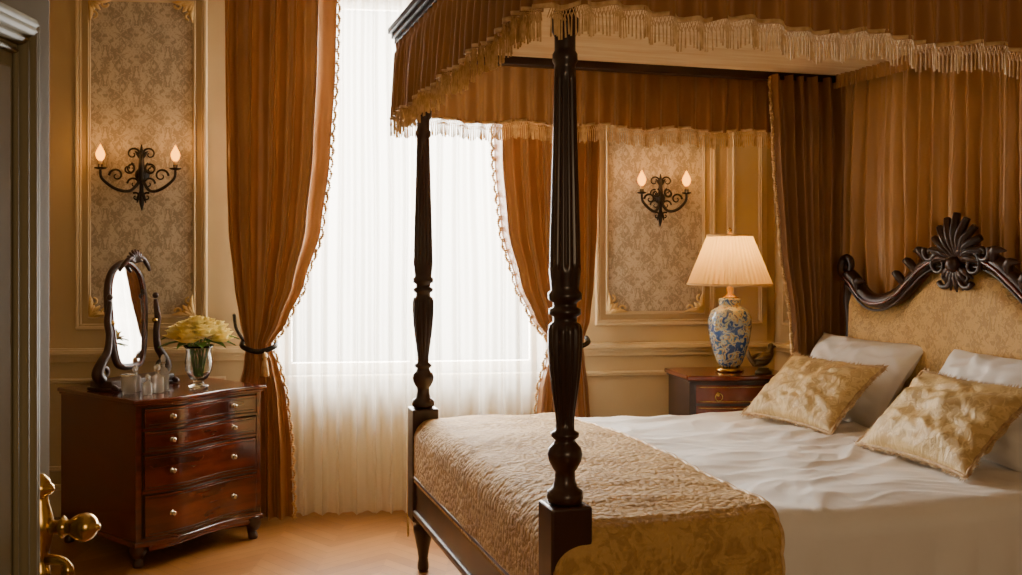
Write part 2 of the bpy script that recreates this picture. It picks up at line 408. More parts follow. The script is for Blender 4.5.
tube('rod',[(-.85,-.24,3.03),(1.55,-.24,3.03)],.018,brass_m,lc,sub=1)
rc=empty('window_drape',BW,BWR)
rows=[(3.0,.80,1.40,.050),(2.5,.80,1.40,.048),(2.0,.81,1.40,.045),(1.6,.85,1.39,.040),(1.3,.93,1.37,.034),(1.1,1.02,1.35,.026),(.96,1.13,1.31,.016),(.86,1.10,1.32,.02),(.7,1.06,1.34,.03),(.4,1.03,1.36,.034),(.02,1.02,1.38,.036)]
o,l,r=drape('cloth',rows,5,copper_m,rc,y=-.29,seed=4)
bead_trim('edge_fringe',l,fringe_m,rc,d=(-.016,-.008,0))
tube('tieback',[(1.34,-.25,.99),(1.33,-.33,.965),(1.24,-.36,.94),(1.14,-.33,.95),(1.12,-.27,.97)],.014,iron_m,rc)
tassel(rc,(1.20,-.37,.93))
sc=empty('sheer_curtain',BW,BWR)
o,l,r=drape('voile',[(2.98,-.5,1.22,.018),(1.5,-.5,1.22,.022),(.015,-.5,1.22,.034)],17,sheer_m,sc,y=-.19,nx=420,nz=60,seed=9)

# ---------------------------------------------------------------- four poster bed
bed=empty('four_poster_bed',BED,BR)
BWid=1.904; BL=2.25
post=[(.755,.040),(.76,.05),(.775,.052),(.79,.05),(.80,.036),(.82,.030),(.845,.028),(.855,.036),(.875,.046),(.895,.050),(.912,.046),(.925,.034),(.935,.028),(.945,.040),(.955,.040),(.962,.028),(.98,.026),(1.02,.030),(1.08,.039),(1.14,.046),(1.20,.050),(1.245,.050),(1.262,.046),(1.27,.034),(1.285,.034),(1.292,.046),(1.306,.046),(1.312,.034),(1.325,.034),(1.334,.048),(1.352,.048),(1.36,.040),(1.385,.042),(1.42,.046),(1.44,.045),(1.60,.041),(1.8,.035),(1.97,.031),(2.0,.030),(2.01,.036),(2.03,.036),(2.04,.030),(2.08,.030),(2.10,.040),(2.13,.040),(2.14,.030),(2.37,.030)]
foot=[(.0,.020),(.01,.026),(.03,.026),(.06,.022),(.10,.028),(.16,.040),(.19,.046),(.205,.046),(.21,.034),(.225,.034),(.23,.05),(.245,.05)]
for i,(x,y) in enumerate(((0,0),(0,BWid),(BL,0),(BL,BWid))):
    p=[lathe('a',dense(post),mahoD_m,bed,(x,y,0),segs=80,flutes=[(.99,1.25,12,.16),(1.43,1.96,12,.15)]),
       lathe('b',dense(foot,.02),mahoD_m,bed,(x,y,0),segs=32)]
    q=box('c',(x-.061,y-.061,.24),(x+.061,y+.061,.755),mahoD_m,bed,bevel=.008); p.append(q)
    join('post_%d'%(i+1),p,bed)
def rail(name,lo,hi): return box(name,lo,hi,mahoD_m,bed,bevel=.008)
rail('foot_rail',(-.05,.06,.29),(-.005,BWid-.06,.445)); rail('foot_rail_moulding',(-.062,.06,.27),(-.01,BWid-.06,.30)); rail('foot_rail_cap',(-.06,.06,.435),(0,BWid-.06,.455))
rail('side_rail_near',(.06,.0,.29),(BL-.06,.04,.43)); rail('side_rail_far',(.06,BWid-.04,.29),(BL-.06,BWid,.43))
box('mattress',(.03,.06,.40),(2.12,BWid-.06,.62),white_m,bed,bevel=.06)
def edge(s,W,r,h):
    if s<0 or s>W:
        e_=(-s) if s<0 else s-W
        q=r*pi/2
        if e_<q: a=e_/r; off=r*sin(a); dr=r*(1-cos(a))
        else: off=r; dr=r+(e_-q)
        return (-off if s<0 else W+off),dr
    return s,0
def cloth_top(name,x0,x1,foot_h,m,base,lift,wr_,near_h,zmin,seed,far_h=.3,r=.08,pad=0,nx=150,ny=200,hem=0,rope=None):
    v=[];f=[];uv=[]
    ylo=.035-pad; W_=BWid-.07+2*pad
    s0=-(foot_h+.03) if foot_h else x0
    hemline=[]
    for j in range(ny+1):
        t=-(near_h+.03)+(W_+near_h+far_h+.06)*j/ny
        xe=x1+(hem*abs(sin(t*pi/.085)) if hem else 0)
        for i in range(nx+1):
            s=s0+(xe-s0)*i/nx
            uv.append((s,t))
            if foot_h:
                px,dx=edge(s-.05,99,r,0); px+=.05
                px-=pad
            else: px,dx=s,0
            py,dy=edge(t,W_,r,0); py+=ylo
            z=base+lift-dx-dy
            crown=.03*(1-((py-.95)/1.0)**2) if 0<py<BWid else 0
            z+=crown*max(0,1-dx*6)*max(0,1-dy*6)
            n=noise.noise((px*2.2+seed,py*3.0,seed))*wr_+noise.noise((px*6+3*noise.noise((px,py,1)),py*7,seed+3))*wr_*.5
            wx=px+.35*noise.noise((px*1.4,py*1.4,4)); wy=py+.35*noise.noise((px*1.4,py*1.4,14))
            rdg=abs(noise.noise((wx*2.6+wy*1.8,wy*4.0-wx*1.2,seed+8)))
            rd2=abs(noise.noise((wx*5.2-wy*2.8,wy*7.0+wx*2.2,seed+28)))
            if dy>.08 or dx>.08:
                fold=.018*sin(px*17+seed+2*noise.noise((px*2,0,seed)))*min(1,max(0,(dy-.06)*4))
                py+= (-1 if t<0 else 1)*(abs(fold) if dy>.08 else 0)
                px+= n*.3 if dx>.08 else 0
                py+= n*.4*(-1 if t<0 else 1)
            else: z+=n*.8+ (.5*wr_+max(0,.35-rdg)*wr_*1.5+max(0,.2-rd2)*wr_*.8)
            v.append((px,py,max(z,zmin+.004*sin(px*20))))
        hemline.append(tuple(Vector(v[-1])+Vector((.002,0,.002))))
    for j in range(ny):
        for i in range(nx):
            a=j*(nx+1)+i; f.append((a,a+1,a+nx+2,a+nx+1))
    o=mesh(name,v,f,m,bed); set_uv(o,uv)
    so=o.modifiers.new('s','SOLIDIFY'); so.thickness=.010; so.offset=-1
    if rope: tube(name+'_corded_edge',hemline,.006,rope,bed,sub=1,segs=6)
    return o
cloth_top('duvet',.02,2.10,.20,white_m,.64,.008,.020,.50,.17,2.0,far_h=.38,nx=220,ny=280)
cloth_top('coverlet',.02,.67,.235,cover_m,.655,.035,.010,.50,.15,2.0,far_h=.38,r=.09,pad=.018,ny=420,hem=.006,rope=fringe_m)
def pillow(name,c,w_,h_,T,elev,yaw,m,parent,trim=None,seed=0,roll=0):
    e=empty(name,parent=parent)
    e.location=c
    Mx=Matrix(((0,cos(elev),-sin(elev)),(-1,0,0),(0,sin(elev),cos(elev))))
    R=Matrix.Rotation(yaw,3,'Z')@Mx@Matrix.Rotation(roll,3,'Z')
    e.rotation_euler=R.to_euler()
    n=56; v=[];f=[]
    for side in (1,-1):
        for j in range(n+1):
            for i in range(n+1):
                a=-1+2*i/n;b_=-1+2*j/n
                th=((1-abs(a)**2.6)*(1-abs(b_)**2.6))**.62
                px=a*(w_/2)*(1-.09*(1-b_*b_)*abs(a)); py=b_*(h_/2)*(1-.09*(1-a*a)*abs(b_))
                wn_=noise.noise((a*2.5+seed,b_*2.5,seed))*.14+noise.noise((a*6+seed,b_*6,seed+2))*.07
                rad=math.hypot(a,b_)
                wr2=.06*sin(math.atan2(b_,a)*14+seed+2*noise.noise((a*2,b_*2,seed)))*max(0,rad-.40)*min(1,th*2)
                z=side*T*th*(1+wn_*2.2)+side*wr2*T*3*th
                v.append((px,py+h_/2,z))
    q=(n+1)**2
    for j in range(n):
        for i in range(n):
            a=j*(n+1)+i
            f.append((a,a+1,a+n+2,a+n+1)); f.append((q+a,q+a+n+1,q+a+n+2,q+a+1))
    mesh('cushion',v,f,m,e)
    if trim:
        P=[]
        for (ax,ay,bx,by) in ((-1,-1,1,-1),(1,-1,1,1),(1,1,-1,1),(-1,1,-1,-1)):
            for k in range(16):
                a=ax+(bx-ax)*k/16;b_=ay+(by-ay)*k/16
                P.append((a*(w_/2)*(1-.09*(1-b_*b_)*abs(a)),b_*(h_/2)*(1-.09*(1-a*a)*abs(b_))+h_/2,0,.006+.003*(k%2)))
        tube('rope_trim',P,.006,trim,e,closed=True,sub=3,segs=6)
        vv=[];ff=[]
        Q=catmull(P,6,True)
        for k,p in enumerate(Q):
            pr=Q[k-1]; tx,ty=p[0]-pr[0],p[1]-pr[1]; l_=math.hypot(tx,ty)+1e-9; nx_,ny_=ty/l_,-tx/l_
            L_=.020+.006*random.random(); b0=len(vv); w2=.0035
            vv+=[(p[0]-tx/l_*w2,p[1]-ty/l_*w2,.002),(p[0]+tx/l_*w2,p[1]+ty/l_*w2,.002),(p[0]+nx_*L_,p[1]+ny_*L_,random.uniform(-.008,.008)),(p[0],p[1],-.004)]
            ff+=[(b0,b0+1,b0+2),(b0+1,b0+3,b0+2),(b0+3,b0,b0+2)]
        mesh('fringe',vv,ff,trim,e,smooth=False)
    return e
d2=math.radians
ptrim=mat('pillow_trim',(.34,.20,.09),.6,col2=(.55,.38,.18),scale=60)
Bm=Matrix.Translation(BED)@Matrix.Rotation(BR,4,'Z')
def bp(x,y,z): return tuple(Bm@Vector((x,y,z)))
pillow('bed_pillow',bp(1.84,1.47,.68),.76,.48,.10,d2(52),BR+d2(3),white_m,None,seed=1)
pillow('bed_pillow',bp(1.82,.56,.68),.78,.48,.10,d2(52),BR-d2(3),white_m,None,seed=5)
pillow('accent_pillow',bp(1.545,1.33,.70),.62,.40,.085,d2(42),BR+d2(6),goldp_m,None,trim=ptrim,seed=3)
pillow('accent_pillow',bp(1.53,.475,.70),.64,.42,.09,d2(42),BR-d2(2),goldp_m,None,trim=ptrim,seed=6)

# headboard
hx=2.18; cy=BWid/2-.055
half=[(0,1.46),(.10,1.455),(.20,1.425),(.30,1.36),(.40,1.285),(.50,1.245),(.60,1.24),(.68,1.27),(.75,1.33),(.80,1.36)]
top=[(-a,z) for a,z in reversed(half)]+half[1:]
top=catmull(top,6)
hb=empty('headboard',parent=bed)
v=[];f=[];n=len(top)
for (yo,z) in top:
    for (dz,dx) in ((.0,0),(-.035,.0),(-.06,.035),(-.12,.05),(-.3,.055)):
        v.append((hx-dx,cy+yo*.97,z-.03+dz))
    v.append((hx-.055,cy+yo*.97,.55)); v.append((hx+.02,cy+yo*.97,.55)); v.append((hx+.02,cy+yo*.97,z-.03))
for i in range(n-1):
    for k in range(8):
        a=i*8+k;b_=i*8+(k+1)%8; f.append((a,a+8,b_+8,b_))
mesh('upholstered_panel',v,f,uph_m,hb)
tube('carved_frame',[(hx-.03,cy+y,z,.036) for y,z in top],.03,mahoD_m,hb,sub=1,segs=14)
tube('carved_bead',[(hx-.066,cy+y,z-.012,.009) for y,z in top],.01,maho_m,hb,sub=1)
tube('carved_bead_low',[(hx-.055,cy+y,z-.044,.006) for y,z in top],.01,mahoD_m,hb,sub=1)
for s in (-1,1):
    P=[]
    for k in range(22):
        a=k/21*3.4*pi*.8; rr=.06*(1-k/24)
        P.append((hx-.04,cy+s*(.80+.0+rr*sin(a)*1.0),1.36+.045-rr*cos(a)*1.0,.026*(1-k/30)))
    tube('scroll',P,.02,mahoD_m,hb,sub=2)
    tube('stile',[(hx-.02,cy+s*.80,1.38,.02),(hx-.02,cy+s*.82,1.25,.028),(hx-.02,cy+s*.80,1.10,.026),(hx-.02,cy+s*.81,.8,.032),(hx-.02,cy+s*.81,.3,.035)],.03,mahoD_m,hb)
    for k,(y,z,a) in enumerate(((.20,1.46,.5),(.28,1.41,.6),(.36,1.35,.7),(.70,1.31,2.4))):
        tube('leaf',[(hx-.05,cy+s*y,z-.02,.018),(hx-.07,cy+s*(y+.03*cos(a)),z+.02,.02),(hx-.06,cy+s*(y+.09*cos(a)),z+.035*sin(a),.004)],.01,mahoD_m,hb,sub=5)
parts=[]
for k in range(-5,6):
    a=k*.27; L_=.21-.012*abs(k)
    for dd,rr in ((0,.020),(.012,.010)):
        parts.append(tube('petal',[(hx-.05,cy,1.43,.012),(hx-.075-dd,cy+sin(a)*L_*.55,1.43+cos(a)*L_*.55,rr),(hx-.06-dd,cy+sin(a*1.15)*L_,1.43+cos(a*1.15)*L_,.006 if dd else .016)],.01,mahoD_m,hb,sub=6))
for s in (-1,1):
    for (r0,c0,c1,ph) in ((.055,.10,1.42,0),(.04,.16,1.47,1),(.045,.06,1.36,2)):
        P=[(hx-.07,cy+s*(c0+r0*(1-k/16)*sin(k*.55+ph)),c1+r0*(1-k/16)*cos(k*.55+ph),.013*(1-k/22)) for k in range(15)]
        parts.append(tube('volute',P,.01,mahoD_m,hb,sub=2))
parts.append(ball('boss',(hx-.08,cy,1.42),.035,mahoD_m,hb))
for k in range(-3,4):
    a=k*.35; parts.append(tube('drop',[(hx-.06,cy,1.42,.01),(hx-.07,cy+sin(a)*.06,1.42-cos(a)*.06,.016),(hx-.06,cy+sin(a)*.11,1.42-cos(a)*.12,.004)],.01,mahoD_m,hb,sub=5))
join('palmette_crest',parts,hb)

# canopy
cn=empty('canopy',parent=bed)
OX=.105; ya,yb=-OX,BWid+OX; xa=-OX; xb=2.31
def ring(z0,z1,o,th,m,name):
    box(name+'_foot',(xa-o,ya-o,z0),(xa-o+th,yb+o,z1),m,cn,bevel=.006)
    box(name+'_near',(xa-o+th,ya-o,z0),(xb,ya-o+th,z1),m,cn,bevel=.006)
    box(name+'_far',(xa-o+th,yb+o-th,z0),(xb,yb+o,z1),m,cn,bevel=.006)
ring(2.45,2.475,.010,.06,cornice_m,'cornice_low'); ring(2.475,2.50,.022,.09,cornice_m,'cornice_mid'); ring(2.50,2.53,.035,.11,cornice_m,'cornice_top')
box('top_board',(xa,ya,2.46),(xb,yb,2.49),cornice_m,cn)
for nm,lo,hi in (('rail_foot',(-.03,-.03,2.36),(.03,BWid+.03,2.41)),('rail_near',(.03,-.03,2.36),(BL,.03,2.41)),('rail_far',(.03,BWid-.03,2.36),(BL,BWid+.03,2.41)),('rail_head',(BL-.03,.03,2.36),(BL+.03,BWid-.03,2.41))):
    box(nm,lo,hi,mahoD_m,cn,bevel=.006)
v=[];f=[];n=360
for i in range(n+1):
    y=-.09+(BWid+.18)*i/n
    z=2.395+.016*abs(sin(i*pi/6))
    v+=[(-.09,y,z),(2.3,y,z)]
for i in range(n): f.append((2*i,2*i+1,2*i+3,2*i+2))
mesh('pleated_tester',v,f,tester_m,cn,smooth=False)
path=[(xb,ya),(xa,ya),(xa,yb),(xb,yb)]
def pathpts(step):
    out=[]
    for (a,b_) in zip(path[:-1],path[1:]):
        A=Vector(a);B=Vector(b_);L_=(B-A).length;n=int(L_/step)
        t=(B-A)/L_; nrm=Vector((t.y,-t.x))*-1
        mid=(A+B)/2-Vector((1.1,.95)); 
        if nrm.dot(mid)<0: nrm=-nrm
        for k in range(n+(1 if b_==path[-1] else 0)): out.append((A+t*(k*step),nrm,t))
    return out
def gather(s): return sin(2*pi*s/.088+2.2*noise.noise((s*2.5,0,0)))
def lift(p): return .038*max(0,1-max(p.y,0)/1.9)*max(0,1-max(p.x,0)/1.6)
pp=pathpts(.008)
v=[];f=[];zs=[2.455,2.44,2.42,2.40,2.36,2.31,2.26,2.21,2.15,2.10]
def basez(s): return .010*sin(2*pi*s/.42)+.006*noise.noise((s*9,1,1))
for i,(p,nr,t) in enumerate(pp):
    s=i*.008
    for j,z in enumerate(zs):
        k=j/(len(zs)-1)
        am=.006+.020*k
        w_=gather(s)+.5*noise.noise((s*14,z*2,3))
        if j==2: am*=.3
        q=p+nr*(am*w_+.012*k)
        v.append((q.x,q.y,z+(basez(s) if j==len(zs)-1 else 0)+lift(p)*k*k))
m_=len(zs)
for i in range(len(pp)-1):
    for j in range(m_-1):
        a=i*m_+j; f.append((a,a+1,a+1+m_,a+m_))
mesh('gathered_valance',v,f,valance_m,cn)
def strand(v,f,a,b_,w0,w1):
    a=Vector(a);b_=Vector(b_); t=(b_-a).normalized(); u_=t.cross(Vector((.3,.8,.1))).normalized(); w_=t.cross(u_)
    b0=len(v)
    for (c,r_) in ((a,w0),(b_,w1)):
        for k in range(3):
            an=2*pi*k/3; v.append(c+u_*r_*cos(an)+w_*r_*sin(an))
    for k in range(3):
        l=(k+1)%3; f.append((b0+k,b0+l,b0+3+l,b0+3+k))
v=[];f=[]
FS=.0075
pp=pathpts(FS)
for i,(p,nr,t) in enumerate(pp):
    s=i*FS; base=2.105+basez(s)+lift(p)
    c=p+nr*(.013+.020*gather(s)); c=Vector((c.x,c.y,0)); T=Vector((t.x,t.y,0))
    z1=base-.032
    strand(v,f,c+Vector((0,0,base)),c+T*.012+Vector((0,0,z1)),.0015,.0015)
    strand(v,f,c+Vector((0,0,base)),c-T*.012+Vector((0,0,z1)),.0015,.0015)
    ln=.038+.014*abs(sin(pi*s/.045))+random.random()*.006
    strand(v,f,c+Vector((0,0,z1+.014)),c+T*random.uniform(-.003,.003)+Vector((0,0,z1-ln)),.0020,.0034)
mesh('lace_fringe',v,f,fringe_m,cn,smooth=False)
v=[];f=[]
pq=pathpts(.012)
for i,(p,nr,t) in enumerate(pq):
    s=i*.012; base=2.107+basez(s)+lift(p); w_=gather(s)
    for (oo,zz) in ((.008,0),(.018,0),(.018,.012),(.008,.012)):
        q=p+nr*(oo+.020*w_); v.append((q.x,q.y,base+zz-.006))
for i in range(len(pq)-1):
    for k in range(4):
        a=i*4+k;b_=i*4+(k+1)%4; f.append((a,b_,b_+4,a+4))
mesh('valance_braid',v,f,fringe_m,cn)
o,l,r=drape('head_drape',[(2.40,.02,1.92,.012),(2.30,.02,1.92,.020),(1.5,.02,1.92,.030),(.35,.02,1.92,.032)],17,headdrape_m,cn,y=2.235,nx=420,nz=50,seed=2,axis='y')
o,l,r=drape('head_drape_heading',[(2.405,.02,1.88,.008),(2.33,.02,1.88,.008)],50,headdrape_m,cn,y=2.19,nx=420,nz=6,seed=2,axis='y')
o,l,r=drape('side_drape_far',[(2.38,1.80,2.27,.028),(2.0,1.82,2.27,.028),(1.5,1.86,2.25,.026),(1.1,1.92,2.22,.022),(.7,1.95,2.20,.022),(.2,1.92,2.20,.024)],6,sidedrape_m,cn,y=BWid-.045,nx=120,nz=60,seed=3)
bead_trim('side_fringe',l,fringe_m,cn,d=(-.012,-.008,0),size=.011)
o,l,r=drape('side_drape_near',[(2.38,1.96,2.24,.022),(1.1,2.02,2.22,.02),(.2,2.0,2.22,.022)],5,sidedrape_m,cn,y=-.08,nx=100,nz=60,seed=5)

# ---------------------------------------------------------------- chest of drawers
CH=(-1.74,4.73,0); CR=d2(50); cw,cd=.70,.72
ch=empty('chest_of_drawers',CH,CR)
def fr_(x): return -.030*sin(2*pi*x/cw*.98)-.006*sin(pi*x/cw)
def plan(off,z0,z1,name,m,bev=0):
    pts=[(x,fr_(x)-off) for x in [cw*i/40 for i in range(41)]]
    pts[0]=(-off,pts[0][1]); pts[-1]=(cw+off,pts[-1][1])
    pts+= [(cw+off,cd),(-off,cd)]
    n=len(pts); v=[(a,b_,z0) for a,b_ in pts]+[(a,b_,z1) for a,b_ in pts]
    f=[tuple(reversed(range(n))),tuple(range(n,2*n))]+[(i,(i+1)%n,n+(i+1)%n,n+i) for i in range(n)]
    o=mesh(name,v,f,m,ch,smooth=False)
    if bev: b_=o.modifiers.new('b','BEVEL'); b_.width=bev; b_.segments=3; b_.limit_method='ANGLE'; b_.angle_limit=d2(40)
    return o
plan(0,.10,.755,'carcass',maho_m,.003)
plan(.022,.768,.788,'top',maho_m,.007); plan(.010,.755,.768,'top_moulding',maho_m,.004); plan(.010,.10,.125,'plinth',maho_m,.005)
def strip(x0,x1,z0,z1,dep,m,name,n=36):
    v=[];f=[]
    for i in range(n+1):
        x=x0+(x1-x0)*i/n; y=fr_(x)
        v+=[(x,y+.004,z0),(x,y-dep,z0),(x,y-dep,z1),(x,y+.004,z1)]
    for i in range(n):
        for k in range(4):
            a=i*4+k;b_=i*4+(k+1)%4; f.append((a,b_,b_+4,a+4))
    f.append((0,1,2,3)); f.append((4*n+3,4*n+2,4*n+1,4*n))
    o=mesh(name,v,f,m,ch,smooth=False)
    b_=o.modifiers.new('b','BEVEL'); b_.width=.004; b_.segments=2; b_.limit_method='ANGLE'; b_.angle_limit=d2(50)
    return o
knob_m=mat('nickel_knob',(.6,.52,.4),.2,1)
inlay=mat('dark_inlay',(.02,.007,.004),.4)
for i,(z0,z1) in enumerate(((.655,.742),(.545,.632),(.362,.522),(.145,.338))):
    strip(.025,cw-.025,z0-.006,z1+.006,.002,inlay,'drawer_gap_%d'%i)
    strip(.032,cw-.032,z0,z1,.014,maho_m,'drawer_%d'%i)
    strip(.05,cw-.05,z0+.012,z0+.015,.0165,inlay,'string_inlay_%d'%i); strip(.05,cw-.05,z1-.015,z1-.012,.0165,inlay,'string_inlay2_%d'%i)
    for x in (.16,cw-.16):
        KM=Matrix.Translation((x,fr_(x)-.012,(z0+z1)/2))@Matrix.Rotation(pi/2,4,'X')
        lathe('knob',[(0,.013),(.003,.013),(.005,.006),(.012,.005),(.016,.011),(.021,.012),(.025,.008),(.027,.001)],knob_m,ch,M=KM,segs=20)
for (x,y,sx,sy) in ((.0,-.0,1,1),(cw,.0,-1,1),(0,cd,1,-1),(cw,cd,-1,-1)):
    tube('foot',[(x+sx*.035,y+sy*.035,.11,.045),(x+sx*.03,y+sy*.03,.07,.040),(x+sx*.035,y+sy*.035,.04,.022),(x+sx*.03,y+sy*.03,.015,.026),(x+sx*.03,y+sy*.03,.0,.024)],.03,mahoD_m,ch,segs=14)
P=[(.06+.58*i/20,fr_(.06+.58*i/20)+.01,.095-.0*i,.012+.012*abs(cos(pi*i/20))**3) for i in range(21)]
tube('apron',P,.01,maho_m,ch,sub=2)
Cm=Matrix.Translation(CH)@Matrix.Rotation(CR,4,'Z')
def cp(x,y,z): return tuple(Cm@Vector((x,y,z)))
ZT=.789
# dressing mirror
mr=empty('dressing_mirror',cp(.25,.46,ZT),d2(63.5))
box('base',(-.21,-.075,.012),(.21,.075,.05),mahoD_m,mr,bevel=.008)
box('base_moulding',(-.22,-.085,0),(.22,.085,.016),mahoD_m,mr,bevel=.006)
for s in (-1,1):
    tube('lyre_support',[(s*.20,0,.05,.030),(s*.225,0,.085,.030),(s*.20,0,.14,.024),(s*.165,0,.19,.020),(s*.155,0,.27,.017),(s*.165,0,.34,.018),(s*.155,0,.40,.014),(s*.15,0,.44,.010)],.015,mahoD_m,mr,segs=12)
    tube('scroll',[(s*(.185+.035*(1-k/14)*cos(k*.6)),0,.085+.035*(1-k/14)*sin(k*.6),.014*(1-k/20)) for k in range(12)],.01,mahoD_m,mr,sub=3)
    ball('finial',(s*.15,0,.46),.016,mahoD_m,mr)
    tube('foot_scroll',[(s*.2,-.08,.02,.016),(s*.2,-.1,.015,.014),(s*.2,-.11,.02,.008)],.01,mahoD_m,mr)
    ball('pivot',(s*.14,-.005,.33),.014,brass_m,mr)
out=[(-.075,.13),(-.045,.105),(0,.10),(.045,.105),(.075,.13),(.095,.22),(.108,.36),(.108,.48),(.09,.56),(.05,.61),(0,.63),(-.05,.61),(-.09,.56),(-.108,.48),(-.108,.36),(-.095,.22)]
O2=catmull(out,5,True)
MR=Matrix.Translation((0,.03,0))@Matrix.Rotation(d2(1.5),4,'Z')@Matrix.Rotation(d2(-4),4,'X')
tube('frame',[(x*1.12,-.01,z,.018) for x,z in O2],.018,mahoD_m,mr,closed=True,sub=1,segs=12,M=MR)
tube('frame_bead',[(x*1.0,-.024,z,.006) for x,z in O2],.006,maho_m,mr,closed=True,sub=1,M=MR)
mesh('glass',[(x*1.03,-.018,z) for x,z in O2],[tuple(range(len(O2)))],mirror_m,mr,smooth=False,M=MR)
mesh('back',[(x*1.08,.0,z) for x,z in O2],[tuple(range(len(O2)))],mahoD_m,mr,smooth=False,M=MR)
parts=[]
for k in range(-4,5):
    a=k*.4; parts.append(tube('p',[(0,-.01,.635,.008),(sin(a)*.03,-.02,.645+cos(a)*.03,.010),(sin(a)*.055,-.012,.645+cos(a)*.055,.005)],.01,mahoD_m,mr,sub=4))
for s in (-1,1): parts.append(tube('p',[(0,-.01,.65,.012),(s*.04,-.02,.655,.012),(s*.075,-.015,.625,.012),(s*.10,-.01,.59,.007)],.01,mahoD_m,mr,sub=4))
join('crest',parts,mr)
# flower vase
fv=empty('flower_vase',cp(.43,.15,ZT),0)
lathe('glass_vase',[(0,.045),(.012,.05),(.02,.028),(.035,.024),(.05,.045),(.09,.066),(.13,.070),(.17,.062),(.20,.066),(.215,.076),(.214,.073),(.20,.062),(.17,.058),(.13,.066),(.09,.062),(.05,.041),(.045,.001)],glass_m,fv,segs=36,flutes=[(.05,.2,12,.06)])
for k in range(16):
    a=k*2.4; tube('stem',[(cos(a)*.02,sin(a)*.02,.055),(cos(a+.5)*.035,sin(a+.5)*.035,.15),(cos(a)*.06,sin(a)*.06,.25)],.0035,leaf_m,fv,sub=3,segs=6)
v=[];f=[]
heads=[]
for k in range(17):
    a=k*2.399; r_=.135*math.sqrt((k+.3)/17); heads.append((cos(a)*r_,sin(a)*r_*.9,.315-4.0*r_**2+.02*random.random(),.044+.008*random.random()))
for (hx_,hy,hz,hr) in heads:
    for (nn_,rad,zz,tilt,sz) in ((7,.95,-.15,1.15,.9),(6,.78,.15,.8,.85),(5,.5,.4,.45,.75),(4,.25,.55,.2,.6)):
        ro=random.random()*pi
        for q in range(nn_):
            an=ro+q*2*pi/nn_; dr=Vector((cos(an),sin(an),0)); tg=Vector((-sin(an),cos(an),0)); up=Vector((0,0,1))
            c=Vector((hx_,hy,hz))+dr*hr*rad*.55+up*hr*(zz-.35)
            ax_=up*cos(tilt)+dr*sin(tilt); b0=len(v)
            for u in range(4):
                for w2 in range(5):
                    tu=u/3; tw=(w2-2)/2
                    wd=hr*sz*(.35+.65*sin(pi*min(1,.25+tu*.6)))
                    v.append(c+ax_*hr*sz*1.1*tu+tg*wd*tw*.85-dr*hr*.30*tw*tw*(1-.2*tu)+dr*hr*.12*tu*tu+up*hr*random.uniform(-.04,.04))
            for u in range(3):
                for w2 in range(4):
                    a0=b0+u*5+w2; f.append((a0,a0+1,a0+6,a0+5))
    for k in range(60):
        z=1-1.3*(k+.5)/60; rr=math.sqrt(max(0,1-z*z)); a=k*2.39996
        nrm=Vector((rr*cos(a),rr*sin(a),z)); c=Vector((hx_,hy,hz))+nrm*hr*random.uniform(.6,.9)
        t1=nrm.orthogonal().normalized(); t2=nrm.cross(t1); s=.011; b0=len(v)
        v+=[c-t1*s,c+t2*s*.8+nrm*.003,c+t1*s,c-t2*s*.8+nrm*.003]; f.append((b0,b0+1,b0+2,b0+3))
mesh('rose_blooms',v,f,petal_m,fv)
for k in range(14):
    a=k*.7+.2; R_=.13+.02*(k%2)
    v=[];f=[]
    zz0=.235 if k<9 else .265
    for i in range(9):
        t=i/8; wd=.030*sin(pi*min(1,t*1.02+.02)); c=Vector((cos(a)*(.05+R_*t),sin(a)*(.05+R_*t),zz0-.05*t*t+.03*t)); sd=Vector((-sin(a),cos(a),0))
        v+=[c-sd*wd,c+Vector((0,0,-.006)),c+sd*wd]
    for i in range(8):
        f+=[(3*i,3*i+1,3*i+4,3*i+3),(3*i+1,3*i+2,3*i+5,3*i+4)]
    mesh('leaf',v,f,leaf_m,fv)
def bottle(x,y,h,r_,facet=8):
    e=empty('perfume_bottle',cp(x,y,ZT),.3)
    lathe('body',[(0,r_*.9),(.004,r_),(h*.5,r_),(h*.58,r_*.8),(h*.64,r_*.3),(h*.72,r_*.3),(h*.74,r_*.45),(h*.76,r_*.42)],water_m,e,segs=facet)
    lathe('stopper',[(h*.765,r_*.2),(h*.78,r_*.35),(h*.88,r_*.5),(h*.95,r_*.35),(h,.001)],water_m,e,segs=facet)
    lathe('collar',[(h*.72,r_*.34),(h*.76,r_*.46),(h*.765,r_*.2)],knob_m,e,segs=16)
bottle(.20,.15,.14,.034,8); bottle(.265,.205,.18,.028,8); bottle(.15,.265,.13,.030,6); bottle(.13,.12,.10,.024,8)
gt=empty('glass_tumbler',cp(.09,.225,ZT),.2)
lathe('cup',[(0,.028),(.003,.030),(.09,.037),(.09,.034),(.012,.027),(.011,.001)],water_m,gt,segs=16,cap=False)
lathe('silver_band',[(.086,.0375),(.093,.038),(.093,.034)],knob_m,gt,segs=24,cap=False)

# ---------------------------------------------------------------- nightstand + lamp
nsR=d2(9); NS=(1.18,5.60,0)
ns=empty('nightstand',NS,nsR)
def nplan(hw,hd,z0,z1,name,m,bow=.05,bev=.004):
    pts=[(-hw+2*hw*i/30,-hd-bow*sin(pi*i/30)) for i in range(31)]+[(hw,hd),(-hw,hd)]
    n=len(pts); v=[(a,b_,z0) for a,b_ in pts]+[(a,b_,z1) for a,b_ in pts]
    f=[tuple(reversed(range(n))),tuple(range(n,2*n))]+[(i,(i+1)%n,n+(i+1)%n,n+i) for i in range(n)]
    o=mesh(name,v,f,m,ns,smooth=False); b_=o.modifiers.new('b','BEVEL'); b_.width=bev; b_.segments=3; b_.limit_method='ANGLE'; b_.angle_limit=d2(35)
nsw_m=mat('nightstand_mahogany',(.22,.035,.010),.22,col2=(.10,.016,.006),scale=4,coat=.6,detail=6)
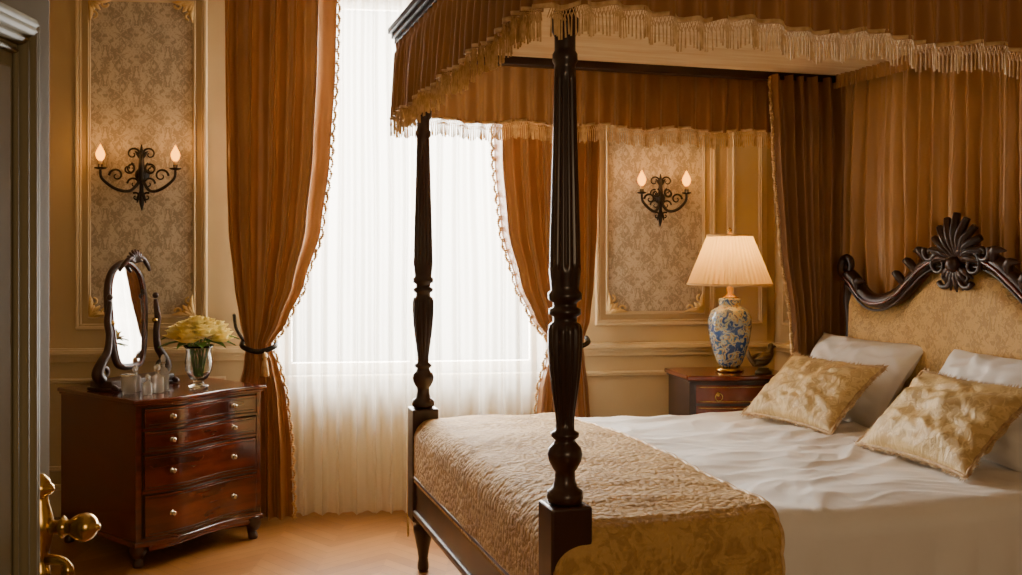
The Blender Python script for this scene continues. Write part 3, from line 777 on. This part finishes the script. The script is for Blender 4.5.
nplan(.27,.18,.12,.79,'carcass',mahoD_m); nplan(.29,.20,.80,.825,'top',nsw_m,bev=.008); nplan(.28,.19,.79,.80,'moulding',mahoD_m)
for i,(z0,z1) in enumerate(((.68,.775),(.56,.665),(.36,.545),(.16,.345))):
    v=[];f=[]
    n=30
    for k in range(n+1):
        x=-.24+.48*k/n; y=-.18-.05*sin(pi*(x+.27)/.54)
        v+=[(x,y+.004,z0),(x,y-.012,z0),(x,y-.012,z1),(x,y+.004,z1)]
    for k in range(n):
        for q in range(4):
            a=k*4+q;b_=k*4+(q+1)%4; f.append((a,b_,b_+4,a+4))
    f+=[(0,1,2,3),(4*n+3,4*n+2,4*n+1,4*n)]
    mesh('drawer_%d'%i,v,f,nsw_m,ns,smooth=False)
    for zq in (z1-.010,z0+.010):
        tube('brass_line',[(-.23+.46*k/20,-.194-.05*sin(pi*(.04+.46*k/20)/.54),zq,.003) for k in range(21)],.002,brass_m,ns,sub=1,segs=5)
    for x in (-.13,.13):
        y=-.18-.05*sin(pi*(x+.27)/.54)-.012; zc=(z0+z1)/2
        ball('rosette',(x,y,zc),.014,brass_m,ns,s=(1,.6,1))
        tube('ring_pull',[(x+.020*cos(k*pi/5),y-.012,zc-.012+.020*sin(k*pi/5)) for k in range(10)],.0035,brass_m,ns,closed=True,sub=2,segs=6)
for sx in (-1,1):
    for yy in (-.17,.15):
        tube('leg',[(sx*.25,yy,.13,.028),(sx*.255,yy,.06,.018),(sx*.26,yy,0,.02)],.02,mahoD_m,ns)
Nm=Matrix.Translation(NS)@Matrix.Rotation(nsR,4,'Z')
lp=Nm@Vector((.01,-.03,.826))
lampe=empty('table_lamp',tuple(lp))
lathe('foot',[(0,.075),(.012,.078),(.02,.065),(.03,.055)],brass_m,lampe)
lathe('ginger_jar',dense([(.03,.055),(.05,.07),(.10,.088),(.17,.108),(.24,.118),(.29,.118),(.33,.100),(.35,.07),(.355,.058),(.385,.060),(.39,.064),(.40,.050)],.01),jar_m,lampe)
lathe('neck',[(.40,.052),(.41,.03),(.425,.014),(.45,.02),(.46,.012),(.50,.010),(.56,.010)],brass_m,lampe)
v=[];f=[];n=180
for k in range(2):
    for i in range(n):
        a=2*pi*i/n; zz=(.475,.740)[k]; rr=(.226,.120)[k]*(1+.022*(1 if i%4<2 else -1)*(1 if k==0 else .8))
        v.append((rr*cos(a),rr*sin(a),zz))
for i in range(n): j=(i+1)%n; f.append((i,j,n+j,n+i))
mesh('pleated_shade',v,f,shade_m,lampe,smooth=False)
for zz,rr in ((.475,.228),(.740,.122)): tube('shade_trim',[(rr*cos(k*pi/12),rr*sin(k*pi/12),zz) for k in range(24)],.006,candle_m,lampe,closed=True,sub=2)
lathe('finial',[(.740,.004),(.75,.012),(.76,.008),(.77,.014),(.785,.002)],brass_m,lampe)
ball('bulb',(0,0,.59),.03,mat('lamp_bulb',(1,.9,.7),.4,emit=(1,.62,.28),es=8),lampe)
def point(name,loc,e_,col,r_=.03,parent=None):
    l=bpy.data.lights.new(name,'POINT'); l.energy=e_; l.color=col; l.shadow_soft_size=r_
    o=bpy.data.objects.new(name,l); C.objects.link(o); o.location=loc
    if parent: o.parent=parent
    return o
point('lamp_light',(0,0,.64),6.5,(1,.60,.19),.03,lampe)
bo=empty('bronze_bird_figurine',tuple(Nm@Vector((.15,-.16,.826))),.4)
lathe('plinth',[(0,.045),(.012,.045),(.02,.03),(.03,.028)],bronze_m,bo,segs=24)
tube('body',[(-.07,0,.045,.008),(-.04,0,.06,.026),(0,0,.075,.036),(.035,0,.10,.026),(.045,0,.13,.016),(.05,0,.145,.018),(.062,0,.145,.008),(.08,0,.14,.003)],.02,bronze_m,bo,segs=12)
tube('wing',[(-.075,-.02,.08,.004),(-.03,-.032,.085,.018),(.02,-.03,.095,.014)],.01,bronze_m,bo); tube('wing_b',[(-.075,.02,.08,.004),(-.03,.032,.085,.018),(.02,.03,.095,.014)],.01,bronze_m,bo)
tube('tail',[(-.06,0,.05,.014),(-.09,0,.09,.012),(-.10,0,.13,.004)],.01,bronze_m,bo)

# ---------------------------------------------------------------- sconces
def sconce(lx,z,s,arm):
    B=Matrix.Translation(BW)@Matrix.Rotation(BWR,4,'Z')
    e=empty('wall_sconce',tuple(B@Vector((lx,-.012,z))),BWR)
    lathe('backplate',[(0,.035*s),(.01,.04*s),(.02,.02*s),(.03,.012*s)],iron_m,e,M=Matrix.Rotation(pi/2,4,'X'),segs=24)
    tube('stem',[(0,-.02,-.20*s,.003),(0,-.025,-.15*s,.014*s),(0,-.03,-.06*s,.012*s),(0,-.03,.03*s,.018*s),(0,-.03,.12*s,.011*s),(0,-.03,.17*s,.003)],.01,iron_m,e)
    for k in range(-1,2):
        a=k*.5
        tube('top_leaf',[(0,-.03,.08*s,.006),(sin(a)*.04*s,-.035,.07*s+cos(a)*.05*s,.010*s),(sin(a*1.3)*.06*s,-.03,.07*s+cos(a*1.3)*.08*s,.002)],.01,iron_m,e,sub=4)
        tube('low_leaf',[(0,-.03,-.08*s,.006),(sin(a)*.03*s,-.035,-.08*s-cos(a)*.05*s,.009*s),(sin(a)*.05*s,-.03,-.08*s-cos(a)*.09*s,.002)],.01,iron_m,e,sub=4)
    for sx in (-1,1):
        for (cx,cz,r0,ph,dr) in ((.045,.115,.038,3.1,-1),(.04,-.05,.036,0,1),(.05,.03,.030,2,-1),(.03,-.125,.026,1,1)):
            tube('body_scroll',[(sx*s*(cx+r0*(1-k/15)*cos(dr*k*.55+ph)),-.035,s*(cz+r0*(1-k/15)*sin(dr*k*.55+ph)),.0065*s*(1-k/24)) for k in range(14)],.006,iron_m,e,sub=2)
        tube('arm',[(0,-.03,-.02*s,.009),(sx*arm*.25,-.06,-.09*s,.009),(sx*arm*.6,-.10,-.085*s,.009),(sx*arm*.95,-.11,-.03*s,.008),(sx*arm,-.11,.02*s,.007)],.007,iron_m,e)
        tube('arm_curl',[(sx*(arm*.60+.04*s*(1-k/16)*cos(k*.55)),-.09,-.01+.04*s*(1-k/16)*sin(k*.55),.007*(1-k/24)) for k in range(15)],.006,iron_m,e,sub=2)
        tube('arm_curl2',[(sx*(arm*.30+.035*s*(1-k/16)*cos(k*.55+2)),-.07,.03*s+.035*s*(1-k/16)*sin(k*.55+2),.007*(1-k/24)) for k in range(15)],.006,iron_m,e,sub=2)
        c=(sx*arm,-.11,.02*s)
        lathe('drip_pan',[(0,.006),(.006,.03*s),(.012,.034*s),(.014,.012),(.03,.013)],iron_m,e,c,segs=24)
        lathe('candle',[(.03,.010),(.065,.010)],candle_m,e,c,segs=16)
        lathe('flame_bulb',[(.050,.010),(.065,.021),(.085,.026),(.102,.021),(.125,.009),(.142,.0005)],flame_m,e,c,segs=16)
        point('bulb_light',(c[0],c[1]-.05,c[2]+.12),1.5,(1,.46,.13),.02,e)
sconce(-1.155,1.91,1.0,.20)
sconce(1.83,1.80,.85,.135)

# ---------------------------------------------------------------- light
def area(name,loc,tgt,sx,sy,e_,col):
    l=bpy.data.lights.new(name,'AREA'); l.shape='RECTANGLE'; l.size=sx; l.size_y=sy; l.energy=e_; l.color=col
    o=bpy.data.objects.new(name,l); C.objects.link(o); o.location=loc
    o.rotation_euler=(Vector(tgt)-Vector(loc)).to_track_quat('-Z','Y').to_euler(); return o
area('daylight_sky',(-.75,7.3,2.2),(-.55,5.5,1.7),3.4,3.4,2100,(1,.97,.92))
area('warm_fill',(1.1,-.9,1.8),(1.6,4.2,1.2),1.2,.9,30,(1,.70,.40))  # unseen warm fill added behind the camera to brighten bed and canopy
wd=bpy.data.worlds.new('world'); bpy.context.scene.world=wd; wd.use_nodes=True
bg=wd.node_tree.nodes['Background']; bg.inputs[0].default_value=(1,.74,.46,1); bg.inputs[1].default_value=.02

# ---------------------------------------------------------------- camera
cam=bpy.data.cameras.new('camera'); co=bpy.data.objects.new('camera',cam); C.objects.link(co)
co.location=(0,0,1.46); co.rotation_euler=(pi/2,0,0)
cam.sensor_width=36; cam.lens=36*1020/1022; cam.shift_y=-32.5/1022; cam.clip_start=.05
bpy.context.scene.camera=co
